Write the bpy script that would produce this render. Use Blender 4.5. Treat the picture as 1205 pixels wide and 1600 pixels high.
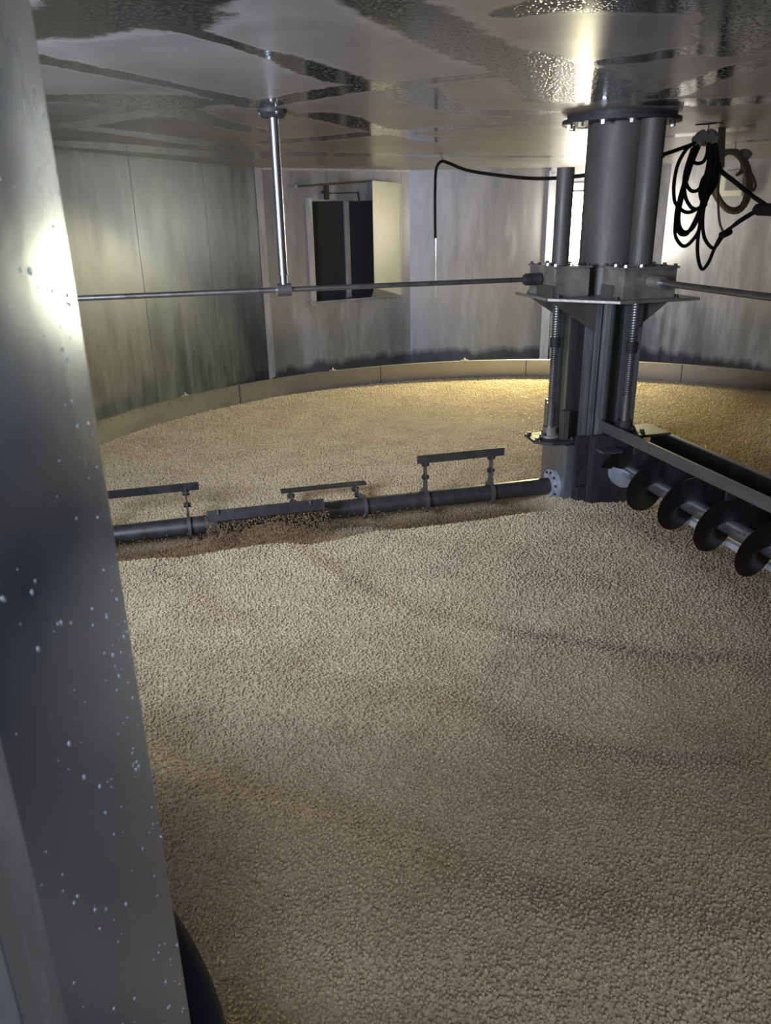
import bpy, bmesh, math, random
import numpy as np
from mathutils import Vector, Matrix, noise
random.seed(7); rng = np.random.default_rng(7)
S = bpy.context.scene
COL = S.collection
for o in list(bpy.data.objects): bpy.data.objects.remove(o)

# ------------------------------------------------------------------ camera
F = 1203.0
down = Vector((57.5, 3100.0, F)).normalized()
upv = -down
fwv = (Vector((0, 0, 1)) - upv * upv.z).normalized()
rtv = fwv.cross(upv)
if rtv.x < 0: rtv = -rtv
M = Matrix((rtv, fwv, upv))            # camera (x right, y down, z forward) -> world
cam = bpy.data.cameras.new('camera'); co = bpy.data.objects.new('camera', cam); COL.objects.link(co)
R3 = Matrix((M.col[0], -M.col[1], -M.col[2])).transposed()
co.matrix_world = R3.to_4x4()
cam.sensor_fit = 'VERTICAL'; cam.sensor_height = 36; cam.sensor_width = 36; cam.lens = F / 1600 * 36
cam.clip_start = 0.02; cam.clip_end = 60
cam.dof.use_dof = True; cam.dof.focus_distance = 4.0; cam.dof.aperture_fstop = 10
S.camera = co
S.view_settings.view_transform = 'Standard'; S.view_settings.look = 'None'; S.view_settings.gamma = 1
S.view_settings.exposure = 0.0
S.view_settings.use_curve_mapping = False

# ------------------------------------------------------------------ world and light
w = bpy.data.worlds.new('world'); S.world = w; w.use_nodes = True
w.node_tree.nodes['Background'].inputs[0].default_value = (.6, .68, .85, 1)
w.node_tree.nodes['Background'].inputs[1].default_value = 0.06
def area(name, loc, target, sx, sy, power, color):
    l = bpy.data.lights.new(name, 'AREA'); l.shape = 'RECTANGLE'; l.size = sx; l.size_y = sy; l.energy = power; l.color = color
    o = bpy.data.objects.new(name, l); COL.objects.link(o); o.location = loc
    o.rotation_euler = (Vector(target) - Vector(loc)).to_track_quat('-Z', 'Y').to_euler()
    return o
FILL_TINT = (.74, .82, 1.0)
area('doorway_daylight', (.2, -1.1, .15), (.9, 4.2, -.6), 1.1, 1.5, 32, (.84, .88, 1.0))
fill = area('added_fill_light', (-1.72, .98, -.05), (2.3, 8.6, -.05), 1.2, .7, 56, FILL_TINT); fill.data.spread = math.radians(102)  # unseen cool fill light added to brighten the walls and grain
LAMP_STRENGTH = 30.0
LAMP_FLOOD = 200.0

# ------------------------------------------------------------------ geometry frame of the machine
C = Vector((1.20, 4.235))
a_ = math.radians(195)
U = Vector((math.cos(a_), math.sin(a_))); V = Vector((math.cos(a_ + math.pi / 2), math.sin(a_ + math.pi / 2)))
def W(u, v, z): p = C + U * u + V * v; return Vector((p.x, p.y, z))
TC = Vector((1.15, 4.05)); TR = 3.42
ZC = 0.43; ZF = -2.3

# ------------------------------------------------------------------ materials
def newmat(name):
    m = bpy.data.materials.new(name); m.use_nodes = True
    nt = m.node_tree; return m, nt, nt.nodes['Principled BSDF']
def steel(name, col, rough=.35, metal=.9, var=.25, streak=(6, 6, 1), scale=3, bump=.0, bscale=40, dust=None, dustamt=.5):
    m, nt, b = newmat(name); N = nt.nodes; L = nt.links
    tc = N.new('ShaderNodeTexCoord'); mp = N.new('ShaderNodeMapping'); mp.inputs['Scale'].default_value = streak
    L.new(tc.outputs['Object'], mp.inputs[0])
    n = N.new('ShaderNodeTexNoise'); n.inputs['Scale'].default_value = scale; n.inputs['Detail'].default_value = 7; n.inputs['Roughness'].default_value = .6
    L.new(mp.outputs[0], n.inputs['Vector'])
    r = N.new('ShaderNodeValToRGB'); r.color_ramp.elements[0].position = .3; r.color_ramp.elements[1].position = .72
    lo = [c * (1 - var) for c in col]; hi = [min(1, c * (1 + var)) for c in col]
    r.color_ramp.elements[0].color = (*lo, 1); r.color_ramp.elements[1].color = (*hi, 1)
    L.new(n.outputs[0], r.inputs[0])
    colout = r.outputs[0]
    rr = N.new('ShaderNodeMapRange'); rr.inputs[1].default_value = .3; rr.inputs[2].default_value = .7
    rr.inputs[3].default_value = max(.03, rough - (.04 if dust else .1)); rr.inputs[4].default_value = rough + (.05 if dust else .12)
    L.new(n.outputs[0], rr.inputs[0]); L.new(rr.outputs[0], b.inputs['Roughness'])
    b.inputs['Metallic'].default_value = metal
    if dust:
        n2 = N.new('ShaderNodeTexNoise'); n2.inputs['Scale'].default_value = 2.1; n2.inputs['Detail'].default_value = 10; n2.inputs['Roughness'].default_value = .72
        mp2 = N.new('ShaderNodeMapping'); mp2.inputs['Scale'].default_value = (1.6, 1.6, .35); L.new(tc.outputs['Object'], mp2.inputs[0]); L.new(mp2.outputs[0], n2.inputs['Vector'])
        r2 = N.new('ShaderNodeMapRange'); r2.inputs[1].default_value = .47; r2.inputs[2].default_value = .62; r2.inputs[3].default_value = 0; r2.inputs[4].default_value = dustamt
        L.new(n2.outputs[0], r2.inputs[0])
        mx = N.new('ShaderNodeMixRGB'); L.new(r2.outputs[0], mx.inputs[0]); L.new(colout, mx.inputs[1]); mx.inputs[2].default_value = (*dust, 1); colout = mx.outputs[0]
        mm = N.new('ShaderNodeMath'); mm.operation = 'MULTIPLY_ADD'; mm.inputs[1].default_value = -.8; mm.inputs[2].default_value = metal
        L.new(r2.outputs[0], mm.inputs[0]); L.new(mm.outputs[0], b.inputs['Metallic'])
    if dust:      # dark gap's reflection painted low on the sheets, with a ragged damp edge
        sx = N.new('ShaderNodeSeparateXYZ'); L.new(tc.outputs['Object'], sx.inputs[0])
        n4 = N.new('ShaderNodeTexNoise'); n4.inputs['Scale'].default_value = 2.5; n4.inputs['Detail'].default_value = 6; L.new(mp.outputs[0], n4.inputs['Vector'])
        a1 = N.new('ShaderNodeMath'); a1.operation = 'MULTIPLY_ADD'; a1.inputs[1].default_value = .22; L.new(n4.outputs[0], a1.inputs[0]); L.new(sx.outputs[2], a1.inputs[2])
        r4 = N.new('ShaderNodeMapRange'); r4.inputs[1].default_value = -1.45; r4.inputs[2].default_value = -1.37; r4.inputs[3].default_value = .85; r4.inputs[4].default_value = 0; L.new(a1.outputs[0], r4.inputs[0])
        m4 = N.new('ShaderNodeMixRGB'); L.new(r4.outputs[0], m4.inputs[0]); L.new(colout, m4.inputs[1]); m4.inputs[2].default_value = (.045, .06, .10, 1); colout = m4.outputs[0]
    L.new(colout, b.inputs['Base Color'])
    if bump:
        nb = N.new('ShaderNodeTexNoise'); nb.inputs['Scale'].default_value = bscale; nb.inputs['Detail'].default_value = 3
        L.new(tc.outputs['Object'], nb.inputs['Vector'])
        bp = N.new('ShaderNodeBump'); bp.inputs['Strength'].default_value = bump; bp.inputs['Distance'].default_value = .01
        L.new(nb.outputs[0], bp.inputs['Height']); L.new(bp.outputs[0], b.inputs['Normal'])
    return m
def plain(name, col, rough=.5, metal=0.0, emit=None, strength=0):
    m, nt, b = newmat(name); b.inputs['Base Color'].default_value = (*col, 1); b.inputs['Roughness'].default_value = rough; b.inputs['Metallic'].default_value = metal
    if emit: b.inputs['Emission Color'].default_value = (*emit, 1); b.inputs['Emission Strength'].default_value = strength
    return m
MT = {}
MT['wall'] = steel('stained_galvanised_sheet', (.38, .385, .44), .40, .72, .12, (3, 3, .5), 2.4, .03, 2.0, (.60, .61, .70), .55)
MT['leftwall'] = steel('reflection_darkened_sheet', (.15, .165, .19), .36, .92, .14, (3, 3, .5), 2.2, .05, 2.0, (.27, .28, .31), .5)  # left wall sheet, base colour darkened to paint in its dark reflections
MT['trim'] = steel('bright_sheet_trim', (.55, .56, .62), .42, .45, .2, (4, 4, .8), 5)
MT['floor'] = steel('dark_wet_floor', (.05, .06, .08), .35, .2)
MT['rim'] = steel('satin_tank_sheet', (.25, .235, .22), .5, .5, .1, (2, 2, 6), 2)
MT['column'] = steel('painted_grey_column', (.10, .092, .085), .56, .35, .18, (3, 3, .8), 4, .1, 60)
MT['post'] = steel('worn_post_steel', (.22, .225, .25), .42, .7, .25, (5, 5, .7), 4)
MT['darkpost'] = steel('dark_post_steel', (.07, .068, .066), .45, .6, .2, (5, 5, .7), 4)
MT['postlight'] = steel('bare_rail_steel', (.36, .37, .40), .4, .7, .2, (5, 5, .7), 4)
MT['dark'] = steel('dark_oily_steel', (.035, .035, .037), .6, .2, .3)
MT['box'] = steel('stained_gearbox_steel', (.30, .27, .245), .45, .6, .45, (1, 1, 1), 9, .15, 50)
MT['shaft'] = steel('turned_shaft_steel', (.26, .26, .27), .32, .9, .06)
MT['rake'] = steel('scuffed_rake_steel', (.085, .085, .09), .42, .6, .25)
MT['bright'] = steel('bright_bolt_steel', (.65, .66, .68), .3, .9, .15)
MT['scraper'] = steel('worn_white_scraper', (.85, .87, .92), .35, .35, .08)
MT['screw'] = steel('greased_screw_steel', (.33, .34, .35), .33, .9, .2)
MT['flight'] = steel('black_auger_steel', (.035, .035, .037), .38, .75, .3)
MT['augshaft'] = steel('polished_auger_tube', (.60, .60, .63), .25, .9, .1)
MT['beam'] = steel('satin_beam_steel', (.20, .20, .205), .42, .7, .15, (1, 1, 8), 3)
MT['hub'] = steel('galvanised_hub_disc', (.46, .50, .56), .5, .4, .15)
MT['rubber'] = plain('black_cable_rubber', (.010, .010, .011), .8)
MT['rubber'].node_tree.nodes['Principled BSDF'].inputs['Specular IOR Level'].default_value = .2
MT['guard'] = plain('black_rubber_guard', (.006, .007, .010), .55)
MT['greyhose'] = plain('grey_hose_plastic', (.15, .145, .13), .75)
MT['tape'] = plain('grey_tie_tape', (.26, .26, .27), .5)
MT['mesh'] = plain('dark_filter_mesh', (.028, .032, .045), .75)
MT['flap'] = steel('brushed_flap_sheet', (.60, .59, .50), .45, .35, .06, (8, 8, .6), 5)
MT['jamb'] = steel('stainless_jamb', (.36, .43, .62), .22, .92, .12, (1.5, 1.5, .4), 2.5, .03, 25)
MT['jamblip'] = steel('dull_zinc_lip', (.50, .54, .62), .55, .6, .25, (1, 1, 1), 8)
MT['drop'] = plain('clear_water_droplet', (.6, .65, .75), .15, .5)
MT['lamp'] = plain('lit_lamp_diffuser', (1, 1, 1), .5, 0, (1.0, .93, .70), LAMP_STRENGTH)
MT['addedpane'] = plain('added_window_pane', (.8, .85, .9), .4)
MT['jbox'] = steel('grey_junction_box_paint', (.22, .22, .24), .5, .3)

# ceiling: satin sheet with traced streaks of condensate
def ceil_mat():
    m, nt, b = newmat('condensation_wet_ceiling'); N = nt.nodes; L = nt.links
    at = N.new('ShaderNodeAttribute'); at.attribute_name = 'wet'
    tc = N.new('ShaderNodeTexCoord')
    n = N.new('ShaderNodeTexNoise'); n.inputs['Scale'].default_value = 14; n.inputs['Detail'].default_value = 8; n.inputs['Roughness'].default_value = .65
    L.new(tc.outputs['Object'], n.inputs['Vector'])
    ad = N.new('ShaderNodeMath'); ad.operation = 'MULTIPLY_ADD'; ad.inputs[1].default_value = .55; ad.inputs[2].default_value = -.275; L.new(n.outputs[0], ad.inputs[0])
    s = N.new('ShaderNodeMath'); s.operation = 'ADD'; L.new(at.outputs['Fac'], s.inputs[0]); L.new(ad.outputs[0], s.inputs[1])
    st = N.new('ShaderNodeMapRange'); st.inputs[1].default_value = .38; st.inputs[2].default_value = .56; st.interpolation_type = 'SMOOTHSTEP'; L.new(s.outputs[0], st.inputs[0])
    wet = st.outputs[0]
    n2 = N.new('ShaderNodeTexNoise'); n2.inputs['Scale'].default_value = 3.2; n2.inputs['Detail'].default_value = 10; n2.inputs['Roughness'].default_value = .72; L.new(tc.outputs['Object'], n2.inputs['Vector'])
    r = N.new('ShaderNodeValToRGB'); r.color_ramp.elements[0].position = .3; r.color_ramp.elements[1].position = .7
    r.color_ramp.elements[0].color = (.22, .205, .205, 1); r.color_ramp.elements[1].color = (.40, .375, .37, 1); L.new(n2.outputs[0], r.inputs[0])
    ol = N.new('ShaderNodeValToRGB'); oe = ol.color_ramp.elements; oe[0].position = .18; oe[0].color = (0, 0, 0, 1); oe[1].position = .40; oe[1].color = (0, 0, 0, 1); ox = oe.new(.33); ox.color = (.45, .45, .45, 1); L.new(s.outputs[0], ol.inputs[0])
    m0 = N.new('ShaderNodeMixRGB'); L.new(ol.outputs[0], m0.inputs[0]); L.new(r.outputs[0], m0.inputs[1]); m0.inputs[2].default_value = (.50, .48, .48, 1)
    mx = N.new('ShaderNodeMixRGB'); L.new(wet, mx.inputs[0]); L.new(m0.outputs[0], mx.inputs[1]); mx.inputs[2].default_value = (.045, .047, .05, 1)
    L.new(mx.outputs[0], b.inputs['Base Color'])
    ro = N.new('ShaderNodeMapRange'); ro.inputs[3].default_value = .33; ro.inputs[4].default_value = .12; L.new(wet, ro.inputs[0]); L.new(ro.outputs[0], b.inputs['Roughness'])
    mtl = N.new('ShaderNodeMapRange'); mtl.inputs[3].default_value = .28; mtl.inputs[4].default_value = .6; L.new(wet, mtl.inputs[0]); L.new(mtl.outputs[0], b.inputs['Metallic'])
    vo = N.new('ShaderNodeTexVoronoi'); vo.inputs['Scale'].default_value = 75; vo.inputs['Randomness'].default_value = 1; L.new(tc.outputs['Object'], vo.inputs['Vector'])
    dm = N.new('ShaderNodeMapRange'); dm.inputs[1].default_value = .0; dm.inputs[2].default_value = .45; dm.inputs[3].default_value = 1; dm.inputs[4].default_value = 0; L.new(vo.outputs['Distance'], dm.inputs[0])
    mu = N.new('ShaderNodeMath'); mu.operation = 'MULTIPLY'; L.new(dm.outputs[0], mu.inputs[0]); L.new(wet, mu.inputs[1])
    bp = N.new('ShaderNodeBump'); bp.inputs['Strength'].default_value = .5; bp.inputs['Distance'].default_value = .004; bp.invert = True; L.new(mu.outputs[0], bp.inputs['Height'])
    n3 = N.new('ShaderNodeTexNoise'); n3.inputs['Scale'].default_value = 2.2; n3.inputs['Detail'].default_value = 2; L.new(tc.outputs['Object'], n3.inputs['Vector'])
    bp2 = N.new('ShaderNodeBump'); bp2.inputs['Strength'].default_value = .12; bp2.inputs['Distance'].default_value = .03; L.new(n3.outputs[0], bp2.inputs['Height']); L.new(bp.outputs[0], bp2.inputs['Normal'])
    L.new(bp2.outputs[0], b.inputs['Normal'])
    return m
MT['ceiling'] = ceil_mat()

def grain_mat():
    m, nt, b = newmat('koji_grain'); N = nt.nodes; L = nt.links
    g = N.new('ShaderNodeNewGeometry')
    n = N.new('ShaderNodeTexNoise'); n.inputs['Scale'].default_value = 160; n.inputs['Detail'].default_value = 3; L.new(g.outputs['Position'], n.inputs['Vector'])
    n2 = N.new('ShaderNodeTexNoise'); n2.inputs['Scale'].default_value = 5; n2.inputs['Detail'].default_value = 5; L.new(g.outputs['Position'], n2.inputs['Vector'])
    ad = N.new('ShaderNodeMath'); ad.operation = 'MULTIPLY_ADD'; ad.inputs[1].default_value = .25; L.new(n2.outputs[0], ad.inputs[0]); L.new(n.outputs[0], ad.inputs[2])
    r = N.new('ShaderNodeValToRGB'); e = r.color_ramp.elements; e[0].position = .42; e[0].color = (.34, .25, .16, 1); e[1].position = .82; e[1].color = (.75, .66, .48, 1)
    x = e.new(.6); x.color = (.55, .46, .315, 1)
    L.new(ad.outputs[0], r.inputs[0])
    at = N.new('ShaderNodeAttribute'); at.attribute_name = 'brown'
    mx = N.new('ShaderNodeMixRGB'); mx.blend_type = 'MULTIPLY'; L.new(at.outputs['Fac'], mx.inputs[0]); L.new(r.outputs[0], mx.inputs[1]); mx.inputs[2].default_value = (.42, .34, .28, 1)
    L.new(mx.outputs[0], b.inputs['Base Color']); b.inputs['Roughness'].default_value = .85; b.inputs['Specular IOR Level'].default_value = .12
    bp = N.new('ShaderNodeBump'); bp.inputs['Strength'].default_value = .6; bp.inputs['Distance'].default_value = .003; L.new(n.outputs[0], bp.inputs['Height']); L.new(bp.outputs[0], b.inputs['Normal'])
    return m
MT['grain'] = grain_mat()

# ------------------------------------------------------------------ helpers
def props(o, label=None, cat=None, group=None, kind=None):
    if label: o['label'] = label
    if cat: o['category'] = cat
    if group: o['group'] = group
    if kind: o['kind'] = kind
    return o
def root(name, loc, label, cat, group=None):
    o = bpy.data.objects.new(name, None); o.empty_display_size = .1; COL.objects.link(o); o.location = loc
    return props(o, label, cat, group)
def wloc(o):
    v = Vector((0, 0, 0))
    while o: v += o.location; o = o.parent
    return v
def obj(name, bm, mat, parent=None, smooth=None, label=None, kind=None, origin=None):
    """bm is in world coordinates; becomes ONE object under parent"""
    base = wloc(parent) if parent else Vector((0, 0, 0))
    if origin is None:
        origin = base
    bmesh.ops.translate(bm, verts=bm.verts, vec=-Vector(origin))
    me = bpy.data.meshes.new(name); bm.to_mesh(me); bm.free()
    me.materials.append(MT[mat])
    o = bpy.data.objects.new(name, me); COL.objects.link(o); o.parent = parent
    o.location = Vector(origin) - base
    if smooth:
        for p in me.polygons: p.use_smooth = True
        mod_angle(me, smooth)
    if label: o['label'] = label
    if kind: o['kind'] = kind
    return o
def mod_angle(me, ang):
    bm = bmesh.new(); bm.from_mesh(me); c = math.cos(math.radians(ang))
    for e in bm.edges:
        if len(e.link_faces) == 2 and e.link_faces[0].normal.dot(e.link_faces[1].normal) < c: e.smooth = False
    bm.to_mesh(me); bm.free()
def NB(): return bmesh.new()
def prism(bm, pts, ext, bev=0):
    """pts: planar loop of Vectors, ext: extrusion Vector"""
    tmp = bmesh.new()
    a = [tmp.verts.new(p) for p in pts]; b = [tmp.verts.new(Vector(p) + ext) for p in pts]
    n = len(pts)
    tmp.faces.new(a[::-1]); tmp.faces.new(b)
    for i in range(n): tmp.faces.new((a[i], a[(i + 1) % n], b[(i + 1) % n], b[i]))
    bmesh.ops.recalc_face_normals(tmp, faces=tmp.faces)
    if bev: bmesh.ops.bevel(tmp, geom=list(tmp.edges), offset=bev, segments=2, affect='EDGES', profile=.6)
    me = bpy.data.meshes.new('t'); tmp.to_mesh(me); tmp.free(); bm.from_mesh(me); bpy.data.meshes.remove(me)
def boxuv(bm, u0, u1, v0, v1, z0, z1, bev=.002):
    prism(bm, [W(u0, v0, z0), W(u1, v0, z0), W(u1, v1, z0), W(u0, v1, z0)], Vector((0, 0, z1 - z0)), bev)
def frame_of(t):
    t = t.normalized(); s = Vector((0, 0, 1)) if abs(t.z) < .9 else Vector((1, 0, 0))
    x = t.cross(s).normalized(); return x, t.cross(x).normalized()
def tube(bm, pts, r, seg=12, closed=False, caps=True):
    pts = [Vector(p) for p in pts]; n = len(pts); rings = []
    rs = r if isinstance(r, (list, tuple)) else [r] * n
    t0 = (pts[1] - pts[0]).normalized(); x, y = frame_of(t0)
    for i, p in enumerate(pts):
        if closed: t = pts[(i + 1) % n] - pts[i - 1]
        else: t = pts[min(i + 1, n - 1)] - pts[max(i - 1, 0)]
        t.normalize(); x = (x - t * x.dot(t)).normalized(); y = t.cross(x)
        rings.append([bm.verts.new(p + x * math.cos(2 * math.pi * k / seg) * rs[i] + y * math.sin(2 * math.pi * k / seg) * rs[i]) for k in range(seg)])
    m = n if closed else n - 1
    for i in range(m):
        A = rings[i]; B = rings[(i + 1) % n]
        for k in range(seg): bm.faces.new((A[k], A[(k + 1) % seg], B[(k + 1) % seg], B[k]))
    if caps and not closed: bm.faces.new(rings[0][::-1]); bm.faces.new(rings[-1])
def cyl(bm, p, q, r, seg=28, r2=None): tube(bm, [p, q], [r, r if r2 is None else r2], seg)
def spline(pts, k=8):
    P = [Vector(p) for p in pts]; out = []
    for i in range(len(P) - 1):
        a, b, c, d = P[max(i - 1, 0)], P[i], P[i + 1], P[min(i + 2, len(P) - 1)]
        for j in range(k):
            t = j / k
            out.append(.5 * ((2 * b) + (c - a) * t + (2 * a - 5 * b + 4 * c - d) * t * t + (3 * b - a - 3 * c + d) * t ** 3))
    out.append(P[-1]); return out
def hexbolt(bm, p, axis, r=.009, h=.008, washer=True):
    axis = Vector(axis).normalized()
    if washer: tube(bm, [p, p + axis * .002], r * 1.45, 16)
    tube(bm, [p + axis * .002, p + axis * (h + .002)], r, 6)
ZV = Vector((0, 0, 1)); U3 = Vector((U.x, U.y, 0)); V3 = Vector((V.x, V.y, 0))
def P2(p, z): return Vector((p[0], p[1], z))
def pix(x, y): return M @ Vector((x - 602.5, y - 800, F))
def pz(x, y, z): r = pix(x, y); return r * (z / r.z)
def py_(x, y, Y): r = pix(x, y); return r * (Y / r.y)

# ================================================================== SETTING
WALLP = [(-.27, .45), (-1.2, .45), (-2.9, 1.3), (-2.95, 3.5), (-2.19, 5.40), (-1.203, 8.107), (.329, 9.123), (1.873, 9.139), (3.11, 8.939), (3.80, 8.0), (5.1, 6.0), (5.3, 3.0), (4.2, .9), (3.2, .45), (.78, .45)]
# ceiling grid with the streak attribute
def build_ceiling():
    x0, x1, y0, y1, st = -3.6, 5.5, .3, 9.4, .03
    xs = np.arange(x0, x1 + st, st); ys = np.arange(y0, y1 + st, st)
    X, Y = np.meshgrid(xs, ys); wet = np.zeros_like(X)
    # streaks: seams where condensate collects, in metres on the ceiling (x, y pairs traced on site), half width
    lines = STREAKS
    for pts, hw in lines:
        d = np.full_like(X, 9.)
        for (a, b), (wa, wb) in zip(zip(pts[:-1], pts[1:]), zip(hw[:-1], hw[1:])):
            ax, ay = a; bx, by = b; L2 = (bx - ax) ** 2 + (by - ay) ** 2 + 1e-9
            t = np.clip(((X - ax) * (bx - ax) + (Y - ay) * (by - ay)) / L2, 0, 1)
            dd = np.hypot(X - ax - t * (bx - ax), Y - ay - t * (by - ay)) / (wa + (wb - wa) * t)
            d = np.minimum(d, dd)
        wet = np.maximum(wet, np.clip(1.0 - .5 * d, 0, 1) * .95)
    nx, ny = len(xs), len(ys)
    verts = np.c_[X.ravel(), Y.ravel(), np.full(nx * ny, ZC)]
    i = np.arange(ny - 1)[:, None] * nx + np.arange(nx - 1)[None]
    faces = np.stack([i, i + nx, i + nx + 1, i + 1], -1).reshape(-1, 4)
    me = bpy.data.meshes.new('ceiling'); me.from_pydata(verts.tolist(), [], faces.tolist())
    at = me.attributes.new('wet', 'FLOAT', 'POINT'); at.data.foreach_set('value', wet.ravel().astype(np.float32))
    me.materials.append(MT['ceiling'])
    o = bpy.data.objects.new('ceiling', me); COL.objects.link(o); o['kind'] = 'structure'
    # slab above so the ceiling has real thickness
    md = o.modifiers.new('thick', 'SOLIDIFY'); md.thickness = .04; md.offset = -1 if me.polygons[0].normal.z < 0 else 1
    return o
PXL = [
 ([(13,43),(83,40),(150,25),(232,20),(272,37),(300,50),(370,70),(400,80),(440,90),(500,112),(540,125),(590,135)], [.13,.13,.14,.16,.08,.03,.025,.03,.05,.07,.07,.03]),
 ([(160,22),(110,0)], [.05,.06]), ([(225,15),(340,-8)], [.08,.05]),
 ([(25,85),(100,100),(200,120),(300,140),(380,160)], [.05,.05,.05,.03,.08]),
 ([(35,153),(150,154),(250,160),(330,161)], [.08,.11,.2,.06]),
 ([(40,193),(110,197),(200,181),(260,175),(330,190),(400,205)], [.1,.09,.09,.14,.07,.07]),
 ([(110,197),(200,208),(300,222),(380,230)], [.08,.09,.12,.12]),
 ([(400,165),(480,150),(540,140),(590,135),(640,130),(720,122),(800,115),(880,115)], [.07,.08,.08,.08,.05,.05,.05,.08]),
 ([(580,-8),(640,25),(700,55),(760,85),(810,95),(870,118),(905,150)], [.08,.09,.09,.1,.12,.16,.2]),
 ([(650,140),(660,155),(700,168),(740,175),(830,177)], [.08,.08,.07,.08,.12]),
 ([(430,222),(520,215),(600,207),(720,200),(800,195)], [.12,.1,.1,.08,.08]),
 ([(500,180),(530,185),(570,198),(620,208),(680,220)], [.1,.1,.08,.08,.1]),
 ([(940,98),(1000,92),(1060,82),(1120,75),(1205,62)], [.05,.06,.06,.09,.09]), ([(1150,78),(1155,30),(1170,-10)], [.1,.1,.08]),
 ([(1205,95),(1160,105),(1090,130),(1040,150)], [.04,.06,.06,.08]), ([(1040,160),(1120,160),(1205,155)], [.1,.13,.14]),
 ([(1060,212),(1130,205),(1205,195)], [.1,.1,.12]), ([(1110,225),(1205,218)], [.1,.12]),
 ([(380,240),(620,243),(860,245)], [.2,.14,.12]), ([(120,225),(380,245)], [.2,.25]), ([(800,20),(900,0),(1080,8)], [.05,.09,.07]),
]
STREAKS = [([tuple(pz(x, y, ZC)[:2]) for x, y in p], h) for p, h in PXL]
build_ceiling()

def struct(name, bm, mat, **k):
    o = obj(name, bm, mat, **k); o['kind'] = 'structure'; return o
bm = NB(); prism(bm, [(-3.6, -1.6, ZF), (5.6, -1.6, ZF), (5.6, 9.6, ZF), (-3.6, 9.6, ZF)], Vector((0, 0, -.05))); struct('floor', bm, 'floor')

def wall_panel(bm, a, b, z0=ZF, z1=ZC, th=.06):
    a = Vector(a); b = Vector(b); d = (b - a).normalized(); n = Vector((-d.y, d.x))
    c = Vector((1.1, 4.5))
    if (c - a).dot(n) > 0: n = -n
    prism(bm, [P2(a, z0), P2(b, z0), P2(b, z1), P2(a, z1)], Vector((n.x, n.y, 0)) * th)
def wall(name, idx, mat='wall'):
    bm = NB()
    for i in idx: wall_panel(bm, WALLP[i], WALLP[i + 1])
    return struct(name, bm, mat)
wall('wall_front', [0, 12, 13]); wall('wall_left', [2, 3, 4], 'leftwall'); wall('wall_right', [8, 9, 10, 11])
# facet with the opening (window_1)
A0 = Vector(WALLP[5]); A1 = Vector(WALLP[6]); dA = (A1 - A0).normalized(); nA = Vector((dA.y, -dA.x))   # nA points into the room
def SA(s, z, off=0.0): p = A0 + dA * s + nA * off; return Vector((p.x, p.y, z))
LA = (A1 - A0).length
ws0, ws1, wz0, wz1 = .55, 1.70, -.86, .13
def boxA(bm, s0, s1, z0, z1, o0, o1, bev=.001):
    prism(bm, [SA(s0, z0, o0), SA(s1, z0, o0), SA(s1, z1, o0), SA(s0, z1, o0)], Vector((nA.x, nA.y, 0)) * (o1 - o0), bev)
bm = NB()
for s0, s1, z0, z1 in ((0, ws0, ZF, ZC), (ws1, LA, ZF, ZC), (ws0, ws1, ZF, wz0), (ws0, ws1, wz1, ZC)): boxA(bm, s0, s1, z0, z1, -.06, 0, 0)
wall_panel(bm, WALLP[6], WALLP[7])
# back wall beyond the corner, with a hole for the lit opening
B0 = Vector(WALLP[7]); B1 = Vector(WALLP[8]); dB = (B1 - B0).normalized(); nB = Vector((dB.y, -dB.x))
LB = (B1 - B0).length
def SB(s, z, off=0.0): p = B0 + dB * s + nB * off; return Vector((p.x, p.y, z))
def boxB(bm, s0, s1, z0, z1, o0, o1, bev=.001):
    prism(bm, [SB(s0, z0, o0), SB(s1, z0, o0), SB(s1, z1, o0), SB(s0, z1, o0)], Vector((nB.x, nB.y, 0)) * (o1 - o0), bev)
boxB(bm, 0, LB, ZF, ZC, -.06, 0, 0)
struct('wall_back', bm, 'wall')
# front-left wall with an opening added for the fill light
bm = NB(); wall_panel(bm, WALLP[1], WALLP[2], ZF, -.45); wall_panel(bm, WALLP[1], WALLP[2], .3, ZC)
pa = Vector(WALLP[1]); pb = Vector(WALLP[2]); wall_panel(bm, pa, pa.lerp(pb, .12), -.45, .3); wall_panel(bm, pa.lerp(pb, .85), pb, -.45, .3)
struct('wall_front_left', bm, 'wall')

# trims: corner strips, cover seams, rivets, lower kick
def strip(name, a, b, z0, z1, wdt, inward, mat='trim', th=.006):
    pass
bm = NB(); boxA(bm, .0, .075, ZF, ZC, 0, .006); struct('trim_1', bm, 'trim')
bm = NB(); boxA(bm, ws1 + .03, ws1 + .085, ZF, ZC, 0, .004)
for k in range(26):
    cyl(bm, SA(ws1 + .057, ZC - .12 - k * .075, .003), SA(ws1 + .057, ZC - .12 - k * .075, .009), .006, 8)
struct('trim_2', bm, 'wall')
p7 = Vector(WALLP[7])
bm = NB()
boxB(bm, -.02, .075, ZF, ZC - .03, 0, .05)
boxB(bm, .10, .17, ZF, .20, 0, .03)
boxB(bm, .0, 1.0, ZC - .07, ZC, 0, .05); boxB(bm, .1, .95, .20, .27, 0, .03)
struct('trim_3', bm, 'trim')
# a pale upper cornice reflecting at the facet top with screws
bm = NB(); boxA(bm, .08, LA, ZC - .018, ZC, 0, .03); struct('trim_4', bm, 'trim')
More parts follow.
